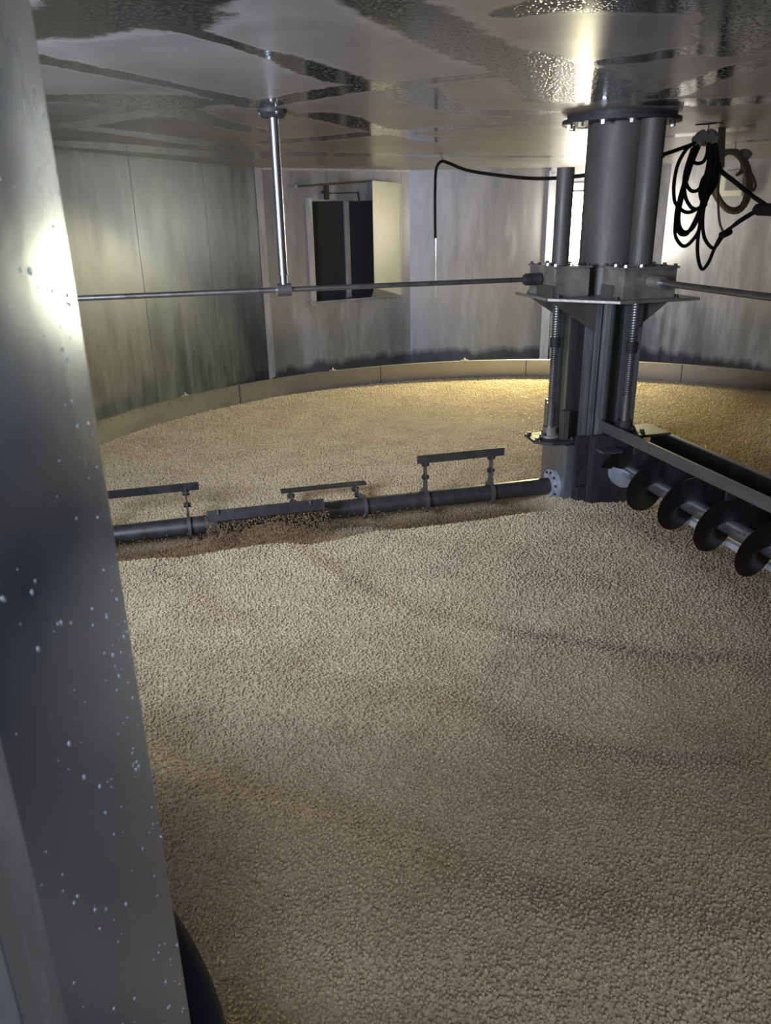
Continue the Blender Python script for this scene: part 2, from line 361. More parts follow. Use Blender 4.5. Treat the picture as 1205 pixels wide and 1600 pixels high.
# left wall seam (dented vertical joint)
q0 = Vector(WALLP[4]); q1 = Vector(WALLP[5]); dq = (q1 - q0).normalized(); nq = Vector((dq.y, -dq.x))
def SL(s, z, off=0.0): p = q0 + dq * s + nq * off; return Vector((p.x, p.y, z))
bm = NB()
for s in (.95, 1.95):
    prism(bm, [SL(s, ZF, 0), SL(s + .03, ZF, 0), SL(s + .03, ZC, 0), SL(s, ZC, 0)], Vector((nq.x, nq.y, 0)) * .002, .0008)
struct('trim_5', bm, 'leftwall')

# window_1: recess with dark mesh, jambs, mullion, sill
bm = NB()
boxA(bm, ws0, ws1, wz0, wz1, -.16, -.15, 0)
o = struct('window_1', bm, 'mesh')
bm = NB(); boxA(bm, ws0 - .005, ws0 + .06, wz0 - .04, wz1 + .03, -.02, .012)
for k in range(9): cyl(bm, SA(ws0 + .028, wz0 + .06 + k * .11, .012), SA(ws0 + .028, wz0 + .06 + k * .11, .016), .008, 8)
obj('window_frame', bm, 'trim', o)
bm = NB(); boxA(bm, 1.075, 1.135, wz0, wz1, -.15, -.13)
for k in range(9): cyl(bm, SA(1.105, wz0 + .06 + k * .11, -.13), SA(1.105, wz0 + .06 + k * .11, -.126), .007, 8)
obj('window_mullion', bm, 'trim', o)
bm = NB(); boxA(bm, ws0 - .04, ws1 + .02, wz0 - .02, wz0, -.16, .03)
boxA(bm, ws0, ws1, wz1 - .003, wz1 + .05, -.16, .004)
obj('window_sill', bm, 'wall', o)

# corridor outside the doorway (so the opening is not a void)
bm = NB(); prism(bm, [(-1.2, .38, ZF), (-1.2, -1.6, ZF), (-1.2, -1.6, ZC + .4), (-1.2, .38, ZC + .4)], Vector((-.05, 0, 0)))
prism(bm, [(1.6, .38, ZF), (1.6, -1.6, ZF), (1.6, -1.6, ZC + .4), (1.6, .38, ZC + .4)], Vector((.05, 0, 0)))
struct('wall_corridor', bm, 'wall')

# door_1: the jamb right beside the camera
JB = Vector((-.251, .66)); jd = Vector((-.087, -.996)).normalized(); jn = Vector((.996, -.087))
def SJ(t, off, z): p = JB + jd * t + jn * off; return Vector((p.x, p.y, z))
bm = NB(); prism(bm, [SJ(0, 0, ZF), SJ(.272, 0, ZF), SJ(.272, -.05, ZF), SJ(0, -.05, ZF)], Vector((0, 0, ZC - ZF)), .004)
o = struct('door_1', bm, 'jamb', smooth=40)
bm = NB(); prism(bm, [SJ(.272, .006, ZF), SJ(.36, .006, ZF), SJ(.36, -.05, ZF), SJ(.272, -.05, ZF)], Vector((0, 0, ZC - ZF)), .005)
obj('door_frame_lip', bm, 'jamblip', o, smooth=40, label='paler dull zinc lip along the near edge')
bm = NB()
rr = random.Random(3)
for k in range(330):
    t = rr.uniform(.004, .26); z = -.9 + rr.random() ** .8 * .95; r = rr.choice([.0007, .0009, .0012, .0017]) * rr.uniform(.8, 1.2)
    if rr.random() < .3: t = rr.uniform(.003, .05)
    if z > -.03 and rr.random() < .8: continue
    if rr.random() < .3: continue
    m = Matrix.Translation(SJ(t, 0, z)) @ Matrix(((jn.x, jd.x, 0, 0), (jn.y, jd.y, 0, 0), (0, 0, 1, 0), (0, 0, 0, 1))) @ Matrix.Diagonal((.45, 1, rr.uniform(1, 1.7), 1))
    bmesh.ops.create_icosphere(bm, subdivisions=2, radius=r, matrix=m)
obj('water_droplet', bm, 'drop', o, smooth=80, kind='stuff', label='small clear water drops')

# added_window: unseen frame added in the front-left wall around the fill light
bm = NB()
d2 = (pb - pa).normalized(); n2 = Vector((d2.y, -d2.x)) 
if (Vector((1, 4)) - pa).dot(n2) < 0: n2 = -n2
s0, s1 = (pb - pa).length * .12, (pb - pa).length * .85
def SF(s, z, off): p = pa + d2 * s + n2 * off; return Vector((p.x, p.y, z))
for (x0, x1, z0, z1) in ((s0 - .04, s1 + .04, .3, .34), (s0 - .04, s1 + .04, -.49, -.45), (s0 - .04, s0, -.45, .3), (s1, s1 + .04, -.45, .3)):
    prism(bm, [SF(x0, z0, 0), SF(x1, z0, 0), SF(x1, z1, 0), SF(x0, z1, 0)], Vector((n2.x, n2.y, 0)) * .02, .002)
struct('added_window', bm, 'trim')

# ================================================================== TANK RIM
def hgrain(x, y):
    """height of the grain surface; x, y numpy arrays"""
    dx = x - C.x; dy = y - C.y
    u = dx * U.x + dy * U.y; v = dx * V.x + dy * V.y; r = np.hypot(dx, dy)
    ang = np.degrees(np.arctan2(v, u))                     # 0 = rake arm, 90 = auger arm
    def ss(a, b, t): t = np.clip((t - a) / (b - a), 0, 1); return t * t * (3 - 2 * t)
    raked = ss(.30, .42, v) * ss(-.22, -.02, u)      # raked side in front of the rake
    # concentric ridges left by the paddles: gentle outside, steep towards the column
    wob = .035 * np.sin(2.3 * x + 1.1 * y) + .025 * np.sin(5.1 * x - 3.3 * y + 1)
    ph = ((r + wob - 1.80) / .575) % 1.0
    saw = np.where(ph < .27, ph / .27, 1 - (ph - .27) / .73); saw = saw * saw * (3 - 2 * saw)
    fade = ss(1.2, 1.8, r) * (1 - .55 * ss(50, 100, ang))
    h = -1.5 + raked * (.045 + .036 * (saw - .4) * fade * (.75 + .35 * np.sin(3.1 * x + 2.2 * y)))
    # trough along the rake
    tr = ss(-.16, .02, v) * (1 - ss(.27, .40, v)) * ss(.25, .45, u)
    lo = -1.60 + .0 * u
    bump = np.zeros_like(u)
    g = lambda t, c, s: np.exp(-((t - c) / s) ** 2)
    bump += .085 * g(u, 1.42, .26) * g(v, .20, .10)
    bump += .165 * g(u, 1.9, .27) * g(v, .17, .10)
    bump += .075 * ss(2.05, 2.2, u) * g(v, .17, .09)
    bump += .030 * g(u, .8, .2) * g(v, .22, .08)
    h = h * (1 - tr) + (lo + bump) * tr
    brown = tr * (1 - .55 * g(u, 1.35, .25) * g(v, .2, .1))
    # broad unevenness
    h += .006 * np.sin(x * 5.1 + 1.3 * np.sin(y * 3.7)) * np.sin(y * 4.3 + x * 1.1) * (.4 + raked)
    # auger hollow
    au = np.exp(-((u + .045) / .17) ** 2) * ss(.1, .4, v)
    h -= .035 * au
    # heap at the foot of the column
    h += .03 * np.exp(-((u - .1) / .25) ** 2 - ((v - .42) / .12) ** 2)
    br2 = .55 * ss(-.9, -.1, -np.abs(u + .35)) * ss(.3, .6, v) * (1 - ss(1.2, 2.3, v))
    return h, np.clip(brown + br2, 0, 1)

rt = root('koji_tank', P2(TC, -1.75), 'round steel culture tank wall curving around the bed of grain', 'tank')
bm = NB(); n = 256
ztop = -1.345
prof = [(TR, -1.75), (TR, ztop), (TR + .012, ztop + .004), (TR + .03, ztop), (TR + .03, ztop - .03), (TR + .012, ztop - .03), (TR + .012, -1.75)]
rings = [[bm.verts.new((TC.x + r * math.cos(2 * math.pi * k / n), TC.y + r * math.sin(2 * math.pi * k / n), z)) for r, z in prof] for k in range(n)]
for k in range(n):
    A, B = rings[k], rings[(k + 1) % n]
    for j in range(len(prof)): bm.faces.new((A[j], B[j], B[(j + 1) % len(prof)], A[(j + 1) % len(prof)]))
bmesh.ops.recalc_face_normals(bm, faces=bm.faces)
obj('side_ring', bm, 'rim', rt, smooth=35)
for a in (158.5, 134, 110, 86, 62, 38):
    t = math.radians(a); c_, s_ = math.cos(t), math.sin(t)
    bm = NB(); e = Vector((c_, s_, 0)); tg = Vector((-s_, c_, 0)); b0 = P2(TC, 0) + e * (TR - .0015)
    prism(bm, [b0 + tg * -.004 + ZV * -1.6, b0 + tg * .004 + ZV * -1.6, b0 + tg * .004 + ZV * ztop, b0 - tg * .004 + ZV * ztop], e * .003)
    obj('joint_seam', bm, 'dark', rt)
for a in (159.3, 143, 127.5, 118, 96):
    t = math.radians(a); e = Vector((math.cos(t), math.sin(t), 0)); tg = Vector((-e.y, e.x, 0)); b0 = P2(TC, ztop) + e * (TR + .012)
    bm = NB(); prism(bm, [b0 - tg * .04, b0 + tg * .04, b0 + tg * .03 + ZV * .012, b0 - tg * .03 + ZV * .012], e * .012, .002)
    cyl(bm, b0 + ZV * .008, b0 + ZV * .03, .008, 8)
    obj('rim_clip', bm, 'bright' if a != 127.5 else 'dark', rt)
bm = NB()
for k in range(180):
    t = 2 * math.pi * k / 180; e = Vector((math.cos(t), math.sin(t), 0)); b0 = P2(TC, ztop - .015) + e * TR
    if b0.y > 4: cyl(bm, b0 + e * .002, b0 - e * .003, .004, 6)
obj('rivet', bm, 'dark', rt, kind='stuff')

# ================================================================== GRAIN
def build_grain():
    st = .02; xs = np.arange(TC.x - TR, TC.x + TR + st, st); ys = np.arange(TC.y - TR, TC.y + TR + st, st)
    X, Y = np.meshgrid(xs, ys); H, B = hgrain(X, Y)
    nx = len(xs); R = np.hypot(X - TC.x, Y - TC.y)
    idx = np.arange(X.size).reshape(X.shape)
    i = idx[:-1, :-1]; q = np.stack([i, i + 1, i + nx + 1, i + nx], -1).reshape(-1, 4)
    rf = R.ravel()
    # snap the outermost ring onto the tank wall
    k = (rf > TR - .004) & (rf < TR + st * 1.3); Xr = X.ravel().copy(); Yr = Y.ravel().copy()
    Xr[k] = TC.x + (Xr[k] - TC.x) * (TR - .002) / rf[k]; Yr[k] = TC.y + (Yr[k] - TC.y) * (TR - .002) / rf[k]
    ok = (rf[q] < TR + st * 1.3).all(1); q = q[ok]
    used = np.unique(q); mp = -np.ones(X.size, int); mp[used] = np.arange(len(used))
    verts = np.c_[Xr, Yr, H.ravel() - .009][used]; q = mp[q]
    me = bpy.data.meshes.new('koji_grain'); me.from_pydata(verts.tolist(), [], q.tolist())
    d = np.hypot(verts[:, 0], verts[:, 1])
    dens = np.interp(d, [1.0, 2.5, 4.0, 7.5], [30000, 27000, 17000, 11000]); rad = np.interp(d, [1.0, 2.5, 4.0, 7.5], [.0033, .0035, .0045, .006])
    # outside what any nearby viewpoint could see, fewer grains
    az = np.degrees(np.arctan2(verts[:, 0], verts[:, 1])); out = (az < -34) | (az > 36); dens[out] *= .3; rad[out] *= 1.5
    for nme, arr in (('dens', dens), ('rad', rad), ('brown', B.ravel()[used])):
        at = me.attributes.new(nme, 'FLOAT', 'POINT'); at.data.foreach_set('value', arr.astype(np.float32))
    me.materials.append(MT['grain'])
    for p in me.polygons: p.use_smooth = True
    o = bpy.data.objects.new('koji_grain', me); COL.objects.link(o)
    props(o, 'loose bed of pale yellow-brown soybean and wheat koji filling the round tank', 'grain', kind='stuff')
    ng = bpy.data.node_groups.new('grain_scatter', 'GeometryNodeTree')
    ng.interface.new_socket('Geometry', in_out='INPUT', socket_type='NodeSocketGeometry'); ng.interface.new_socket('Geometry', in_out='OUTPUT', socket_type='NodeSocketGeometry')
    N = ng.nodes; L = ng.links
    gi = N.new('NodeGroupInput'); go = N.new('NodeGroupOutput')
    dp = N.new('GeometryNodeDistributePointsOnFaces'); na = N.new('GeometryNodeInputNamedAttribute'); na.data_type = 'FLOAT'; na.inputs[0].default_value = 'dens'
    L.new(gi.outputs[0], dp.inputs['Mesh']); L.new(na.outputs[0], dp.inputs['Density'])
    nr = N.new('GeometryNodeInputNamedAttribute'); nr.data_type = 'FLOAT'; nr.inputs[0].default_value = 'rad'
    rv = N.new('FunctionNodeRandomValue'); rv.data_type = 'FLOAT'; rv.inputs[2].default_value = .62; rv.inputs[3].default_value = 1.3
    mu = N.new('ShaderNodeMath'); mu.operation = 'MULTIPLY'; L.new(nr.outputs[0], mu.inputs[0]); L.new(rv.outputs[1], mu.inputs[1])
    # jitter the height
    rz = N.new('FunctionNodeRandomValue'); rz.data_type = 'FLOAT_VECTOR'; rz.inputs[0].default_value = (-.001, -.001, -.007); rz.inputs[1].default_value = (.001, .001, .006); rz.inputs['Seed'].default_value = 5
    sp = N.new('GeometryNodeSetPosition'); L.new(dp.outputs['Points'], sp.inputs[0]); L.new(rz.outputs[0], sp.inputs['Offset'])
    ic = N.new('GeometryNodeMeshIcoSphere'); ic.inputs['Subdivisions'].default_value = 2; ic.inputs['Radius'].default_value = 1
    sm = N.new('GeometryNodeSetMaterial'); sm.inputs['Material'].default_value = MT['grain']
    if POINTS:
        m2p = N.new('GeometryNodeSetPointRadius'); L.new(sp.outputs[0], m2p.inputs[0]); L.new(mu.outputs[0], m2p.inputs['Radius']); L.new(m2p.outputs[0], sm.inputs[0])
    else:
        ip = N.new('GeometryNodeInstanceOnPoints'); L.new(sp.outputs[0], ip.inputs[0]); L.new(ic.outputs[0], ip.inputs['Instance']); L.new(mu.outputs[0], ip.inputs['Scale']); L.new(ip.outputs[0], sm.inputs[0])
    jg = N.new('GeometryNodeJoinGeometry'); L.new(gi.outputs[0], jg.inputs[0]); L.new(sm.outputs[0], jg.inputs[0]); L.new(jg.outputs[0], go.inputs[0])
    md = o.modifiers.new('grains', 'NODES'); md.node_group = ng
    return o
POINTS = True
build_grain()
# grain flung up by the turning paddles, caught at rest in mid air
bm = NB(); rr = random.Random(11)
def fling(n, u0, u1, v0, v1, z0, z1, pw=1.6):
    for _ in range(n):
        u = rr.uniform(u0, u1); v = rr.uniform(v0, v1); z = z0 + (z1 - z0) * rr.random() ** pw
        r = rr.uniform(.002, .0036)
        m = Matrix.Translation(W(u, v, z)) @ Matrix.Diagonal((1, rr.uniform(.7, 1.2), rr.uniform(.8, 1.8), 1))
        bmesh.ops.create_icosphere(bm, subdivisions=1, radius=r, matrix=m)
fling(2600, 1.6, 2.2, .12, .27, -1.50, -1.37, 1.5)
fling(900, 1.05, 1.6, .1, .3, -1.57, -1.46, 1.5)
fling(500, .5, 1.05, .08, .3, -1.6, -1.48, 1.8)
fling(1100, 2.2, 2.75, .08, .3, -1.57, -1.47, 1.6)
fl = obj('koji_grain', bm, 'grain', smooth=80)
props(fl, 'loose grain tossed up in a veil around the turning rake paddles', 'grain', kind='stuff')
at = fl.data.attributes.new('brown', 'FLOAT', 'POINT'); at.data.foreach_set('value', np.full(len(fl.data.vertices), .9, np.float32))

# ================================================================== CENTRAL COLUMN
ct = root('central_column', W(0, 0, -1.75), 'thick grey steel centre column standing in the grain, bolted to the ceiling', 'column')
bm = NB(); cyl(bm, W(0, 0, -.43), W(0, 0, ZC - .02), .158, 64); obj('column_pipe', bm, 'column', ct, smooth=40)
bm = NB(); cyl(bm, W(0, 0, ZC - .038), W(0, 0, ZC - .020), .285, 64); cyl(bm, W(0, 0, ZC - .022), W(0, 0, ZC), .262, 64)
obj('ceiling_flange', bm, 'dark', ct, smooth=40)
for k in range(12):
    t = 2 * math.pi * (k + .35) / 12
    bm = NB(); p = W(.25 * math.cos(t), .25 * math.sin(t), ZC - .038); hexbolt(bm, p, (0, 0, -1), .015, .016); obj('flange_bolt', bm, 'bright' if k % 2 else 'box', ct)
bm = NB()
pl = [(.43, -.22), (.43, .17), (.18, .43), (-.26, .43), (-.26, -.22)]
prism(bm, [W(u, v, -.425) for u, v in pl], ZV * .014, .002)
obj('support_plate', bm, 'box', ct)
for (a, b, e) in (((.13, 0), (.40, 0), V3), ((0, .13), (0, .40), U3)):
    bm = NB()
    for off in ((-.10, .13) if e is V3 else (-.10,)):
        o1 = e * (off)
        prism(bm, [W(*a, -.428) + o1, W(*b, -.428) + o1, W(a[0] + (b[0] - a[0]) * .85, a[1] + (b[1] - a[1]) * .85, -.455) + o1, W(*a, -.60) + o1], e * .010)
    obj('gusset', bm, 'column', ct)
bm = NB(); boxuv(bm, -.13, .13, -.13, .13, -1.75, -.428, .004); obj('lower_post', bm, 'darkpost', ct)
# slide rails on the two working faces
def rail(u0, u1, v0, v1, z0, z1, mat):
    bm = NB(); boxuv(bm, u0, u1, v0, v1, z0, z1, .0015); obj('guide_rail', bm, mat, ct)
rail(.13, .20, -.130, -.112, -1.6, -.43, 'column'); rail(.172, .182, -.095, -.035, -1.6, -.43, 'postlight'); rail(.13, .172, -.050, -.035, -1.6, -.43, 'dark')
rail(.13, .205, .005, .02, -1.6, -.43, 'darkpost'); rail(.13, .150, .06, .12, -1.6, -.43, 'post'); rail(.105, .13, .13, .148, -1.6, -.43, 'post')
rail(.062, .092, .13, .165, -1.6, -.43, 'postlight'); rail(.05, .062, .13, .185, -1.6, -.43, 'darkpost'); rail(-.14, -.035, .13, .150, -1.6, -.43, 'post')
# foot shroud
bm = NB()
boxuv(bm, -.2, .2, -.17, .2, -1.75, -1.43, .01); obj('foot_casing', bm, 'dark', ct)

# ================================================================== GEARBOXES, SCREWS, SHAFTS (built once in u, mirrored to v)
def fr(axis):
    """frame: returns map (a, b, z) -> world, a along the arm, b across it; plus axis vectors"""
    if axis == 'u': return (lambda a, b, z: W(a, b, z)), U3, V3
    return (lambda a, b, z: W(b, a, z)), V3, U3
def pbox(bm, f, a0, a1, b0, b1, z0, z1, bev=.002):
    prism(bm, [f(a0, b0, z0), f(a1, b0, z0), f(a1, b1, z0), f(a0, b1, z0)], ZV * (z1 - z0), bev)
def gearbox(axis, label, pr, ptop):
    f, A, B = fr(axis)
    g = root('gearbox', f(.29, 0, -.411), label, 'gearbox', 'gearboxes on the column support plate')
    bm = NB(); pbox(bm, f, .19, .385, -.145, .145, -.411, -.272, .004); obj('housing', bm, 'box', g)
    bm = NB(); pbox(bm, f, .182, .393, -.153, .153, -.272, -.262, .002); obj('lid', bm, 'box', g)
    bm = NB(); pbox(bm, f, .385, .40, -.02, .15, -.411, -.355, .002) if axis == 'u' else pbox(bm, f, .20, .30, .145, .157, -.411, -.35, .002)
    obj('mounting_lug', bm, 'column', g)
    for a in (.2, .29, .378):
        for b in (-.135, -.05, .05, .135):
            if a == .29 and abs(b) < .1: continue
            bm = NB(); hexbolt(bm, f(a, b, -.262), (0, 0, 1), .009, .009); obj('lid_bolt', bm, 'bright' if (b > 0) == (a > .25) else 'dark', g)
    for b in (-.165, .165):
        bm = NB(); hexbolt(bm, f(.37, b, -.411), (0, 0, 1), .010, .012); obj('foot_bolt', bm, 'dark', g)
    bm = NB(); cyl(bm, f(.285, 0, -.262), f(.285, 0, ptop), pr, 40); cyl(bm, f(.285, 0, -.262), f(.285, 0, -.254), pr + .018, 40)
    obj('screw_guard_pipe', bm, 'column', g, smooth=40)
    bm = NB(); cyl(bm, f(.393, 0, -.33), f(.475, 0, -.33), .030, 32); cyl(bm, f(.470, 0, -.33), f(.484, 0, -.33), .024, 32)
    obj('coupling', bm, 'dark' if axis == 'u' else 'box', g, smooth=40)
    if axis == 'v':
        bm = NB(); 
        tube(bm, [f(.4845, 0, -.33), f(.4875, 0, -.33)], .028, 28); obj('coupling_ring', bm, 'bright', g, label='bright worn ring around the shaft')
    return g
gearbox('u', 'boxy steel gearbox left of the column pipe with a short open-topped pipe', .043, .195)
gearbox('v', 'stained gearbox on the right with a tall pipe reaching the ceiling flange', .056, .385)
def drive_shaft(axis, end, label, r):
    f, A, B = fr(axis)
    o = root('drive_shaft', f(.484, 0, -.33), label, 'shaft', 'drive shafts leaving the gearboxes')
    bm = NB(); cyl(bm, f(.484, 0, -.33), f(end, 0, -.33), r, 24); obj('shaft_bar', bm, 'shaft', o, smooth=40)
    return o
drive_shaft('u', 3.9, 'long thin steel shaft running left from the gearbox through the hanger bearing', .0125)
drive_shaft('v', 3.3, 'steel shaft running from the front gearbox out of frame at right', .0150)

def lead_screw(axis, zn, label):
    f, A, B = fr(axis)
    o = root('lead_screw', f(.285, 0, zn), label, 'screw', 'lifting screws under the gearboxes')
    # helical thread
    bm = NB(); r = .022; pitch = .013; z0, z1 = zn + .30, -.43
    def helix(bm, z0, z1, rc, ro, pitch, seg=18):
        n = int((z1 - z0) / pitch * seg); c = f(.285, 0, 0); prev = None
        for i in range(n + 1):
            t = 2 * math.pi * i / seg; z = z0 + (z1 - z0) * i / n; e = Vector((math.cos(t), math.sin(t), 0))
            q = [bm.verts.new(c + e * rc + ZV * (z - pitch * .32)), bm.verts.new(c + e * ro + ZV * z), bm.verts.new(c + e * rc + ZV * (z + pitch * .32))]
            if prev:
                bm.faces.new((prev[0], prev[1], q[1], q[0])); bm.faces.new((prev[1], prev[2], q[2], q[1]))
            prev = q
    cyl(bm, f(.285, 0, zn + .06), f(.285, 0, -.42), r * .86, 24)
    helix(bm, zn + .18, -.65, r * .84, r * 1.08, .011)
    obj('threaded_rod', bm, 'screw', o, smooth=40)
    bm = NB(); cyl(bm, f(.285, 0, -.655), f(.285, 0, -.42), r * .98, 24); helix(bm, -.655, -.43, r * .96, r * 1.32, .013)
    obj('greased_thread', bm, 'screw', o, smooth=40)
    bm = NB(); cyl(bm, f(.285, 0, -.685), f(.285, 0, -.63), r * 1.25, 24); helix(bm, -.685, -.63, r * 1.2, r * 1.42, .008)
    obj('thread_cap', bm, 'dark', o, smooth=40, label='black greasy collar')
    bm = NB(); cyl(bm, f(.285, 0, zn + .05), f(.285, 0, zn + .19), r * 1.12, 28); obj('rod_sleeve', bm, 'shaft', o, smooth=40)
    bm = NB(); cyl(bm, f(.285, 0, zn + .0), f(.285, 0, zn + .058), .040, 32); cyl(bm, f(.285, 0, zn + .0), f(.285, 0, zn + .014), .056, 32)
    obj('nut', bm, 'box' if axis == 'u' else 'dark', o, smooth=40)
    for k in range(4):
        t = math.pi / 4 + k * math.pi / 2; bm = NB(); hexbolt(bm, f(.285, 0, zn + .014) + Vector((math.cos(t), math.sin(t), 0)) * .047, (0, 0, 1), .007, .01); obj('nut_bolt', bm, 'dark', o)
    return o
lead_screw('u', -1.178, 'left vertical lifting screw ending in a flanged nut on the small black plate')
lead_screw('v', -1.098, 'right vertical lifting screw ending in a nut behind the auger beam')

# carriage carrying the rake
cg = root('slide_carriage', W(.24, 0, -1.6), 'dark sliding carriage on the left column face holding the rake hub', 'carriage', 'carriages sliding on the column')
bm = NB(); prism(bm, [W(.16, -.13, -1.195), W(.39, -.10, -1.195), W(.405, .06, -1.195), W(.33, .13, -1.195), W(.16, .13, -1.195)], ZV * .015, .002)
obj('lug_plate', bm, 'dark', cg)
for (u, v) in ((.375, -.07), (.385, .05), (.20, .10)):
    bm = NB(); hexbolt(bm, W(u, v, -1.18), (0, 0, 1), .012, .014); obj('lug_bolt', bm, 'dark', cg)
bm = NB(); boxuv(bm, .20, .255, -.14, .15, -1.62, -1.20, .004); obj('face_plate', bm, 'post', cg)
bm = NB(); boxuv(bm, .215, .25, -.150, -.105, -1.2, -1.0, .002); obj('slide_shoe', bm, 'post', cg)
bm = NB(); boxuv(bm, .215, .25, .04, .085, -1.2, -1.02, .002); obj('slide_shoe', bm, 'column', cg)
bm = NB(); boxuv(bm, .08, .2, .13, .16, -1.62, -1.15, .003); obj('side_plate', bm, 'dark', cg)
# ================================================================== ROTARY RAKE
RZ, RV = -1.46, .03
rk = root('rotary_rake', W(.255, RV, RZ), 'horizontal rake shaft with flat paddles left of the column, half sunk in grain', 'rake')
bm = NB(); cyl(bm, W(.26, RV, RZ), W(3.15, RV, RZ), .047, 40); obj('rake_shaft', bm, 'rake', rk, smooth=40)
bm = NB(); cyl(bm, W(.256, RV, RZ), W(.278, RV, RZ), .092, 40); cyl(bm, W(.276, RV, RZ), W(.292, RV, RZ), .066, 40)
hb = obj('hub_disc', bm, 'hub', rk, smooth=40, label='pale galvanised hub disc')
for k in range(10):
    t = 2 * math.pi * (k + .4) / 10
    bm = NB(); hexbolt(bm, W(.278, RV + .078 * math.cos(t), RZ + .078 * math.sin(t)), U3, .0075, .006, False); obj('hub_bolt', bm, 'dark', hb)
def paddle(u0, u1, th, rad=.235, bh=.045, twist=0):
    t = math.radians(th); e = V3 * math.sin(t) + ZV * math.cos(t); g = V3 * math.cos(t) - ZV * math.sin(t)
    um = (u0 + u1) / 2
    ax = lambda u: W(u, RV, RZ)
    bm = NB(); p = ax(u0) + e * (rad - bh / 2) + g * .012; q = ax(u1) + e * (rad - bh / 2) + g * .012
    t2 = math.radians(twist); be = e * math.cos(t2) + g * math.sin(t2); bg = g * math.cos(t2) - e * math.sin(t2)
    md_ = e * bh / 2 - be * bh / 2
    prism(bm, [p + md_, q + md_, q + md_ + be * bh, p + md_ + be * bh], bg * .008, .0015)
    bl = obj('paddle_blade', bm, 'rake', rk)
    for s in (u0 + .065, u1 - .055):
        bm = NB(); c0 = ax(s)
        prism(bm, [c0 + e * .04 - g * .032, c0 + e * .04 + g * .032, c0 + e * (rad * .6) + g * .022, c0 + e * (rad + .01) + g * .012, c0 + e * (rad + .01) - g * .014, c0 + e * rad * .6 - g * .022], U3 * .009, .001)
        am = obj('paddle_arm', bm, 'column', rk)
        bm = NB(); cyl(bm, c0 - U3 * .003, c0 + U3 * .013, .068, 32); obj('collar', bm, 'column', am, smooth=40)
        for h in (.55, .86):
            bm = NB(); hexbolt(bm, c0 + e * rad * h + U3 * .009, U3, .012, .012); hexbolt(bm, c0 + e * rad * h, -U3, .012, .012); obj('arm_bolt', bm, 'dark', am)
paddle(.575, 1.075, 0)
paddle(1.30, 1.78, -81)
paddle(1.62, 2.19, 57, bh=.06, twist=75)
paddle(2.21, 2.76, -53, twist=65)
# ================================================================== AUGER CARRIAGE + BEAM
AZ, AU = -1.328, -.045
cg2 = root('slide_carriage', W(0, .24, -1.6), 'dark sliding carriage on the front column face holding the auger and its beam', 'carriage', 'carriages sliding on the column')
bm = NB(); boxuv(bm, -.15, .15, .20, .25, -1.60, -1.13, .004); obj('face_plate', bm, 'dark', cg2)
bm = NB(); boxuv(bm, -.215, .07, .19, .39, -1.115, -1.100, .002); obj('lug_plate', bm, 'dark', cg2)
for (u, v) in ((-.08, .33), (-.07, .23), (.06, .37)):
    bm = NB(); hexbolt(bm, W(u, v, -1.10), (0, 0, 1), .012, .014); obj('lug_bolt', bm, 'dark', cg2)
bm = NB(); boxuv(bm, .02, .14, .25, .33, -1.205, -1.19, .002); obj('bearing_bracket', bm, 'shaft', cg2)
bt = root('auger_beam', W(-.1, .3, -1.12), 'long satin steel beam above the auger running out of frame at right', 'beam')
bm = NB(); boxuv(bm, .072, .084, .165, 3.0, -1.116, -1.060, .0015); obj('front_bar', bm, 'beam', bt, label='lighter grey flat bar along the front')
bm = NB(); boxuv(bm, -.192, -.09, .26, 3.0, -1.205, -1.197, .001); boxuv(bm, -.192, -.186, .26, 3.0, -1.205, -1.112, .001); obj('channel_section', bm, 'flight', bt)
bm = NB(); boxuv(bm, -.215, -.192, .40, 3.0, -1.21, -1.105, .0015); obj('rear_angle', bm, 'beam', bt)
for v in (.5, 1.2, 1.9, 2.6):
    bm = NB(); boxuv(bm, -.01, .073, v, v + .012, -1.16, -1.10, .001); obj('cross_web', bm, 'dark', bt)
bm = NB(); boxuv(bm, -.235, -.205, 1.13, 1.17, -1.12, -1.03, .001); obj('upright_lug', bm, 'column', bt)
# hood plate that slopes behind the auger
bm = NB(); prism(bm, [W(-.20, .3, -1.21), W(-.222, .3, -1.43), W(-.215, .3, -1.43), W(-.193, .3, -1.21)], V3 * 2.7); obj('rear_baffle', bm, 'dark', bt)
bm = NB(); boxuv(bm, -.190, -.150, .50, 3.0, -1.492, -1.462, .002); obj('scraper_bar', bm, 'scraper', bt, label='bright worn scraper bar low behind the auger')
for v in (.62, 1.6, 2.6):
    bm = NB(); boxuv(bm, -.212, -.198, v, v + .03, -1.49, -1.34, .001); obj('scraper_hanger', bm, 'dark', bt)
ag = root('auger_screw', W(AU, .26, AZ), 'horizontal black screw auger with broad flights sloping out of frame at right', 'auger')
bm = NB(); cyl(bm, W(AU, .26, AZ), W(AU, 3.1, AZ), .037, 40); obj('auger_shaft', bm, 'augshaft', ag, smooth=40)
bm = NB(); cyl(bm, W(AU, .251, AZ), W(AU, .285, AZ), .095, 40); obj('hub_disc', bm, 'hub', ag, smooth=40, label='pale galvanised hub disc')
bm = NB(); R0, R1, pitch, th = .036, .158, .275, .005
PH = 270.0; HAND = -1
n = int(2.75 / pitch * 48); prev = None
for i in range(n + 1):
    v = .275 + 2.75 * i / n; t = HAND * 2 * math.pi * (v - .404) / pitch + math.radians(PH)
    e = U3 * math.sin(t) + ZV * math.cos(t); c0 = W(AU, v, AZ); dd = V3 * th / 2
    q = [bm.verts.new(c0 + e * R0 - dd), bm.verts.new(c0 + e * R1 - dd * .6), bm.verts.new(c0 + e * R1 + dd * .6), bm.verts.new(c0 + e * R0 + dd)]
    if prev:
        for j in range(4): bm.faces.new((prev[j], prev[(j + 1) % 4], q[(j + 1) % 4], q[j]))
    else: bm.faces.new(q[::-1])
    prev = q
